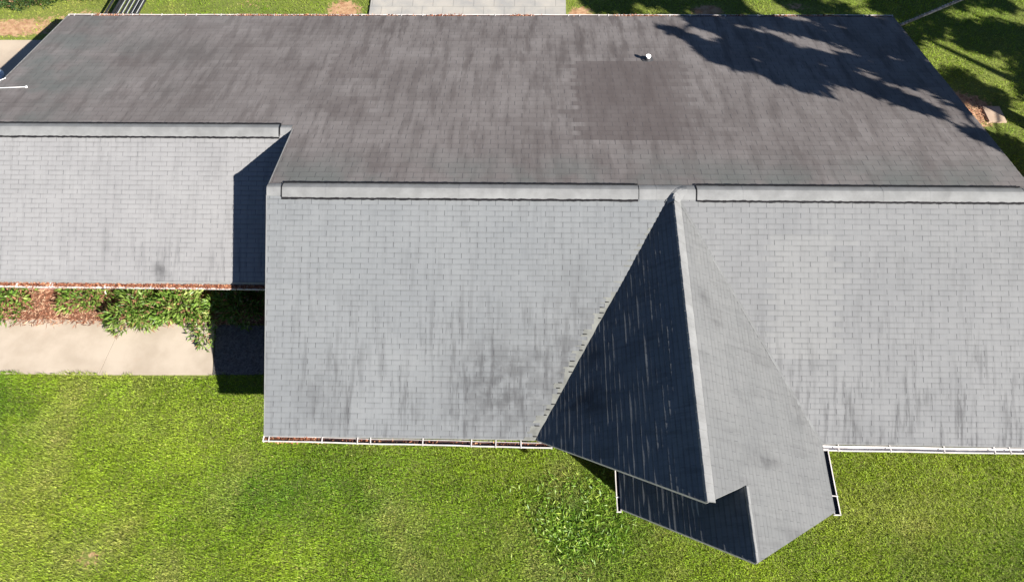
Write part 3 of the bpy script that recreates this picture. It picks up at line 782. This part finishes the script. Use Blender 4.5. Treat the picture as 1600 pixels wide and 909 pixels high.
g = gr(138, 470); shrub('shrub', (g.x+.1, g.y+.22), .95, .55, .45, 1500, .13, .045, M_shrub, 'small sparse green shrub in the reddish bed beside the bare straw patch', GS)
g = gr(222, 486); shrub('spiky_shrub', (g.x, g.y-.02), .72, .66, .50, 1900, .20, .046, M_lily, 'spiky pale green shrub arching over the walkway below the wing gutter', GS, .3)
g = gr(285, 482); shrub('spiky_shrub', (g.x, g.y+.02), .80, .64, .55, 2100, .17, .065, M_lily, 'big yellow green shrub under the wing gutter next to the shadow edge', GS, .2)
g = gr(326, 510); shrub('spiky_shrub', (g.x, g.y), .30, .72, .30, 520, .12, .045, M_lily, 'low straggling yellow leaved shrub trailing to the end of the walkway', GS, .3)
g = gr(380, 482); shrub('shrub', (g.x, g.y+.05), .75, .55, .5, 1500, .16, .06, M_shrub, 'deep green shrub in the shadow beside the main roof edge', GS)
GR_ = 'shrubs behind the house'
g = gr(48, 8); shrub('dark_shrub', (g.x, g.y+.05), 1.0, .42, .45, 3200, .09, .045, M_shrubdk, 'dark round shrub on the red soil in the top left corner', GR_)
g = gr(140, 2); shrub('dark_shrub', (g.x, g.y+.12), .55, .26, .30, 1100, .08, .04, M_shrubdk, 'smaller dark shrub between the round shrub and the metal bench', GR_)

# pine straw and litter
def litter(name, regions, L, W, mat, label, cat, flat=.12):
    Ps = []
    for (x0, x1, y0, y1, z, n, fn) in regions:
        p = np.stack([rng.uniform(x0, x1, n), rng.uniform(y0, y1, n), z+rng.random(n)*.03], 1)
        if fn is not None: p = p[rng.random(n) < fn(p[:, 0], p[:, 1])]
        Ps.append(p)
    P = np.concatenate(Ps); n = len(P); a = rng.random(n)*2*np.pi
    Dn = unit(np.stack([np.cos(a), np.sin(a), rng.normal(size=n)*flat], 1)); Wd = unit(np.cross(Dn, unit(np.stack([rng.normal(size=n)*.3, rng.normal(size=n)*.3, np.ones(n)], 1))))
    o = leaf_mesh(name, P, Dn, Wd, L*(.5+rng.random(n)), W*(.5+rng.random(n)), mat, rng.random(n), None, .04)
    return tag(o, label, cat, None, 'stuff')
litter('pine_straw', [(-15.5, -6.3, -1.5, -.5, .04, 9000, None), (-13.5, -8.1, -1.62, -1.42, .05, 500, None), (13.3, 14.9, 5.2, 6.6, .02, 700, lambda x, y: blob(x, y, 14, 5.9, .5, .5)*(x < 14.1))], .13, .018, M_straw, 'reddish pine straw and dead leaves covering the planting bed', 'pine straw')
zi = gz-.062
dens = lambda s, lo_: (lambda x, y: np.clip((fbm(x, y*0+s, .9, 3)-lo_)*6, .03, 1))
litter('leaf_litter', [(XW, XL+.0, YW-.105, YW-.02, zi+.045, 7500, None),
                       (xb, gb[0], YF-.11, YF-.02, zi+.01, 2400, lambda x, y: np.clip(.12+blob(x, y, -4.9, -4.9, .5, 2)*1.5, 0, 1)),
                       (XW+.8, XR, YB+.02, YB+.095, zi+.05, 9000, dens(3, .47))], .045, .022, M_litter, 'reddish brown leaf litter lying in the roof gutters', 'leaf litter', .5)

# ------------------------------------------------------------------ grass
def inside_house(x, y, mrg=0.0):
    a = (x > XL+.3-mrg) & (x < XR-.3+mrg) & (y > YF+.5-mrg) & (y < YB-.5+mrg)
    b = (x > XW+.3-mrg) & (x < XL+.5) & (y > YW+.4) & (y < YB-.5+mrg)
    c = (x > XGL2+.3) & (x < XVR-.3) & (y > YLF+.4) & (y < YF+.8)
    return a | b | c
def edge_n(x): return .12*(fbm(x, 0*x+3, 2.0, 4)-.45)*2
def ok_grass(x, y):
    bad = inside_house(x, y)
    bad |= (x < -7.7) & (y > -2.98+edge_n(x)) & (y < -.3)
    bad |= (x >= -7.7) & (x < -4.9) & (y > -2.95+edge_n(x)) & (y < -.3)
    bad |= (x > -5.36+edge_n(y)*.5) & (x < 1.45+edge_n(y)*.5) & (y > 7)
    bad |= (x < -12.9) & (y > 4.6) & (y < 8.82)
    bad |= (x < XL) & (y > YW) & (y < YB-.5)
    bad |= (abs(x-14.41) < .30) & (abs(y-5.80) < .36)
    return ~bad
def blades(regions, name, label, wid, ln, lean, tone_off=0, cat='grass'):
    Ps = []
    for (x0, x1, y0, y1, dn) in regions:
        n = int((x1-x0)*(y1-y0)*dn); Ps.append(np.stack([rng.uniform(x0, x1, n), rng.uniform(y0, y1, n)], 1))
    P = np.concatenate(Ps); x, y = P[:, 0], P[:, 1]
    k = ok_grass(x, y) & (rng.random(len(x)) > np.clip(dirtf(x, y)*1.5+(fbm(x, y, 3.0, 3)-.5)*1.2*(dirtf(x, y) > .12), 0, .97))
    x, y = x[k], y[k]; n = len(x)
    a = rng.random(n)*2*np.pi + 0*x; cl = fbm(x+9, y, 5.0, 2)
    le = ln*(.55+.7*rng.random(n))*(.6+.8*cl); t = lean[0]+(lean[1]-lean[0])*rng.random(n)
    # blades lean together in small tufts
    ad = np.where(rng.random(n) < .55, a, a*.35+1.9+2.2*fbm(x, y+50, 1.6, 3)); dx, dy = np.cos(ad), np.sin(ad)
    sx, sy = -dy, dx; w_ = wid*(.6+.8*rng.random(n))
    z0 = -.012+.055*((x < -7.7) & (y > -2.99) & (y < -2.6))
    b0 = np.stack([x-sx*w_/2, y-sy*w_/2, z0], 1); b1 = np.stack([x+sx*w_/2, y+sy*w_/2, z0], 1)
    hz, vt = np.sin(t), np.cos(t)
    m0 = np.stack([x+dx*hz*le*.45-sx*w_*.4, y+dy*hz*le*.45-sy*w_*.4, vt*le*.62+z0+.012], 1); m1 = m0.copy(); m1[:, 0] += sx*w_*.8; m1[:, 1] += sy*w_*.8
    tp = np.stack([x+dx*hz*le, y+dy*hz*le, vt*le*.85+.016+z0], 1)
    V = np.stack([b0, b1, m1, m0, tp], 1).reshape(-1, 3)
    me = bpy.data.meshes.new(name); me.vertices.add(5*n); me.vertices.foreach_set('co', V.astype(np.float32).ravel())
    base = (np.arange(n)*5)[:, None]
    loops = np.concatenate([base+np.array([[0, 1, 2, 3]]), base+np.array([[3, 2, 4]])], 1).ravel().astype(np.int32)
    ls = np.stack([np.arange(n)*7, np.arange(n)*7+4], 1).ravel().astype(np.int32)
    me.loops.add(len(loops)); me.loops.foreach_set('vertex_index', loops); me.polygons.add(2*n); me.polygons.foreach_set('loop_start', ls)
    me.update(calc_edges=True)
    rep = lambda v: np.repeat(v, 5)
    add_attr(me, 'rnd', rep(np.clip(rng.random(n)*.75+.25*cl, 0, 1))); add_attr(me, 'tone', rep(np.clip(tonef(x, y)+tone_off+(rng.random(n)-.5)*.25, 0, 1)))
    add_attr(me, 'dry', rep(np.clip(dryf(x, y)*(.3+rng.random(n))+.8*(rng.random(n) > .97), 0, 1)))
    me.materials.append(M_grass); o = bpy.data.objects.new(name, me); COL.objects.link(o)
    return tag(o, label, cat, None, 'stuff')
blades([(-16.5, 14.5, -10.2, -2.6, 2500), (11, 20, -3, 12.5, 950), (-21.5, 11, 7.6, 12.5, 800), (-6.2, -4.6, -5, -2, 600)], 'grass', 'bright mown grass of the lawn all round the house', .0105, .072, (.5, 1.35))
# coarse weed clump left of the gable foot
wp = gr(900, 815); n = 3000
P = np.stack([wp.x+rng.normal(size=n)*.62, wp.y+rng.normal(size=n)*.52, .01+.02*rng.random(n)], 1)
P = P[(P[:, 0] < XG2+.5) & (P[:, 1] < YF-.2) & (rng.random(n) < np.clip(2.4*fbm(P[:, 0], P[:, 1], 2.2, 3)-.55, 0, 1))]; n = len(P)
a = rng.random(n)*2*np.pi; Dn = unit(np.stack([np.cos(a), np.sin(a), .25+.4*rng.random(n)], 1)); Wd = unit(np.cross(Dn, rdirs(n, 2)))
M_weed = leaf_mat('weed_leaf', (.07, .15, .010), (.12, .22, .016), (.26, .34, .05), .25, .45)
o = leaf_mesh('coarse_grass', P, Dn, Wd, .125*(.5+rng.random(n)), .022*(.6+rng.random(n)), M_weed, rng.random(n), None, .08)
tag(o, 'coarse dark green weedy grass patch left of the lower gable', 'weeds', None, 'stuff')

# ------------------------------------------------------------------ small things
# square concrete cover on red soil
g = gr(1552, 180)
m = MB(); t = .25
for (hx, hy, z0, z1) in ((.27, .31, -.05, .045), (.255, .295, .045, .06)):
    vs = [(g.x+sx*hx-.02*sy, g.y+sy*hy, zz) for zz in (z0, z1) for sx, sy in ((-1, -1), (1, -1), (1, 1), (-1, 1))]
    i = len(m.v); m.v += vs
    for f in ((4, 5, 6, 7), (0, 1, 5, 4), (1, 2, 6, 5), (2, 3, 7, 6), (3, 0, 4, 7)): m.f.append(tuple(i+k for k in f)); m.m.append(0)
o = m.build('concrete_cover', slab_mat('cover_concrete', (.27, .20, .145), (.34, .26, .19), stain=(.30, .16, .09))); tag(o, 'square tan concrete cover set in red soil on the lawn beside the roof', 'cover slab')

# black slatted bench behind the house
g = gr(207, 8)
bench = empty('metal_bench', (g.x, g.y+.35, 0)); tag(bench, 'black slatted metal bench behind the rear gutter at top left', 'bench')
bx, by = g.x+.12, 10.25
m = MB()
for i in range(5): m.beam((bx-.18+i*.16, by-.66, .46), (bx-.02+i*.16, by+.66, .46), .05, .03)
m.build('seat', M_black, bench)
m = MB()
for a, b in (((-.56, -.70), (.54, -.70)), ((-.38, .70), (.72, .70)), ((-.56, -.70), (-.38, .70)), ((.54, -.70), (.72, .70)), ((-.30, -.70), (-.12, .70))):
    m.beam((bx+a[0], by+a[1], .44), (bx+b[0], by+b[1], .44), .05, .05)
m.build('frame', M_black, bench)
m = MB()
for i in range(5): m.beam((bx-.10+i*.16, by-.66, .478), (bx+.06+i*.16, by+.66, .478), .014, .012)  # thin grey strips paint the highlights on the dark slats
m.build('slat_highlight', M_greym, bench)
for a in ((-.54, -.68), (.52, -.68), (-.40, .68), (.70, .68)):
    m = MB(); m.beam((bx+a[0], by+a[1], 0), (bx+a[0], by+a[1], .42), .04, .04, up=(1, 0, 0)); m.build('leg', M_black, bench)

# grey bin standing on the slab by the wing end
g = gr(-1, 114, .72)
bn = empty('round_bin', (g.x-.18, g.y-.05, .06)); tag(bn, 'pale grey round bin on the concrete slab at the left edge by the wing', 'bin')
m = MB(); cx, cy = g.x-.18, g.y-.05; m.tube([(cx, cy, .06), (cx, cy, .12), (cx, cy, .62)], [.20, .22, .26], 24); m.build('body', M_greym, bn, True)
m = MB(); m.tube([(cx, cy, .60), (cx, cy, .65), (cx, cy, .70), (cx, cy, .72)], [.275, .28, .20, .06], 24); m.build('lid', simple('bin_lid', (.42, .46, .50), .4), bn, True)

# thin white cable end over the roof edge
p1 = hit(41, 136, (0, sR, 1), ZR+.03); p0 = hit(-60, 139, (0, sR, 1), ZR+.10); pm = p0.lerp(p1, .5)+Vector((0, 0, -.01))
m = MB(); m.tube([p0+Vector((-2.5, .1, .5)), p0, pm, p1], .007, 8); m.box(p1, (.05, .04, .03), .3); tag(m.build('white_cable', M_pvc), 'thin white cable ending in a small knob on the left roof edge', 'cable')
p1 = hit(9, 122, (0, sR, 1), ZR+.03); p0 = hit(-30, 138, (0, sR, 1), ZR+.05)
m = MB(); m.tube([p0+Vector((-2.5, -.6, .4)), p0, p1], .007, 8); tag(m.build('white_cable', M_pvc), 'shorter white cable touching the roof edge above the grey bin', 'cable')

# twisted service cable from the rear right corner to a pole
A = hit(1407, 39, (0, sR, 1), ZR-.02); B = gr(1500, 0, 3.2); dirn = (B-A); E_ = A+dirn*6.5
m = MB()
N_ = 900
for s_ in range(3):
    pts = []
    for i in range(N_+1):
        t = i/N_; c = A.lerp(E_, t); c.z -= 0.0; ph = t*320+s_*2.09; rr = .030
        pts.append(c+Vector((rr*math.cos(ph)*.7, rr*math.cos(ph)*-.5, rr*math.sin(ph))))
    m.tube(pts, .024, 5)
tag(m.build('service_cable', M_cable), 'twisted grey overhead cable running from the rear right roof corner', 'cable')
pole = empty('utility_pole', (E_.x, E_.y, 0)); tag(pole, 'tall wooden pole carrying the twisted service cable beyond the right corner', 'pole')
m = MB(); m.tube([(E_.x, E_.y, -.2), (E_.x, E_.y, E_.z+1)], [.16, .11], 12); m.build('shaft', M_pole, pole)
m = MB(); m.beam((E_.x-.9, E_.y, E_.z+.6), (E_.x+.9, E_.y, E_.z+.6), .1, .1); m.build('crossarm', M_pole, pole)

# ------------------------------------------------------------------ trees beyond the right edge whose shade falls on roof and lawn
def tree(trunk, clumps, label, name='shade_tree'):
    root = empty(name, (trunk[0], trunk[1], 0)); tag(root, label, 'tree', 'trees right of the house')
    tx_, ty_, th = trunk
    m = MB(); fork = Vector((tx_+.1, ty_, th*.45))
    m.tube([(tx_, ty_, -.2), (tx_, ty_, .5), fork, (tx_, ty_, th*.9)], [.34, .25, .2, .07], 12)
    P = []; 
    nodes = [fork]
    for (x, y, z, r) in sorted(clumps, key=lambda q: (q[0]-fork.x)**2+(q[1]-fork.y)**2+(q[2]-fork.z)**2):
        c = Vector((x, y, z)); pr = min(nodes, key=lambda q: (q-c).length); nodes.append(c)
        m.tube([pr, pr.lerp(c, .5)+Vector((0, 0, .08)), c], [.05, .035, .02] if pr is not fork else [.12, .09, .05], 6)
        n = int(1500*r*r+60)
        d = rng.normal(size=(n, 3)); d = unit(d)*(rng.random((n, 1))**.45)*r; d[:, 2] *= .6
        P.append(d+np.array([x, y, z]))
    m.build('trunk', M_bark, root)
    P = np.concatenate(P); n = len(P); Dn = rdirs(n, -.2); Wd = unit(np.cross(Dn, rdirs(n)))
    leaf_mesh('crown', P, Dn, Wd, .19*(.6+.8*rng.random(n)), .12*(.6+.8*rng.random(n)), M_tree, rng.random(n), root)
    return root
SV = SUN
cl = []
def rs_(u, v, r, t):
    p = hit(u, v, (0, sR, 1), ZR)+SV*t; cl.append((p.x, p.y, p.z, r))
def gs_(u, v, r, t, L_): 
    p = gr(u, v)+SV*t; L_.append((p.x, p.y, p.z, r))
# outer boughs, by where their shade lands on the rear slope
for (u, v, r) in ((1045, 46, .18), (1065, 54, .22), (1085, 64, .26), (1108, 74, .32), (1118, 88, .34), (1140, 92, .40), (1165, 100, .42), (1190, 108, .42), (1215, 116, .42), (1240, 124, .38), (1258, 130, .30),
                  (1275, 118, .30), (1300, 118, .30), (1325, 122, .36), (1350, 132, .40), (1375, 142, .40), (1400, 152, .36), (1422, 160, .30), (1442, 168, .20),
                  (1150, 72, .45), (1180, 84, .45), (1210, 96, .45), (1238, 106, .4), (1095, 36, .42), (1125, 45, .55), (1165, 55, .6), (1205, 70, .6), (1245, 85, .6), (1290, 92, .5), (1330, 98, .5),
                  (1105, 28, .3), (1150, 30, .5), (1195, 32, .6), (1240, 42, .62), (1285, 55, .65), (1330, 65, .65), (1365, 88, .42), (1395, 118, .40), (1425, 112, .40),
                  (1280, 28, .6), (1325, 32, .6), (1365, 40, .6), (1395, 60, .6), (1375, 62, .6), (1420, 85, .6), (1445, 108, .6), (1468, 128, .5), (1488, 148, .42), (1506, 166, .24), (1400, 30, .5)):
    if r >= .42 and v < 115: r *= random.uniform(.62, .9)
    rs_(u, v, r, 10.3+random.uniform(-.4, .9) if u < 1300 else 8.6+random.uniform(-.5, .8))
for (u, v, r) in ((1540, 214, .26), (1552, 224, .2), (1526, 211, .10)): rs_(u, v, r, 8.2)
tree((17.8, -2.2, 8.0), cl, 'leafy shade tree right of the house whose boughs shade the rear roof corner')
cl2 = []
rr = random.Random(5)
for v in range(0, 330, 24):
    for u in range(1420, 1760, 38):
        if u < 1395+ (v-20)*.82 - 10: continue
        if abs(u-1552) < 34 and abs(v-178) < 30 or rr.random() < (.52 if v > 90 else .34): continue
        gs_(u+rr.uniform(-14, 14), v+rr.uniform(-9, 9), rr.uniform(.35, .66), 11.5+rr.uniform(-1, 2), cl2)
tree((23.0, 1.0, 8.8), cl2, 'broad shade tree farther right of the house shading the lawn by the concrete cover')
cl3 = []
for u in list(range(905, 1420, 30)):
    for v in (-38, -20, -2, 12):
        if rr.random() < .48: continue
        gs_(u+rr.uniform(-12, 12), v+rr.uniform(-7, 7), rr.uniform(.35, .6), 15.5+rr.uniform(-.8, 1.5) if u < 1150 else 13.5+rr.uniform(-.8, 1.5), cl3)
tree((16.5, 4.4, 9.5), cl3, 'tall shade tree behind the other two throwing dappled shade on the rear lawn')
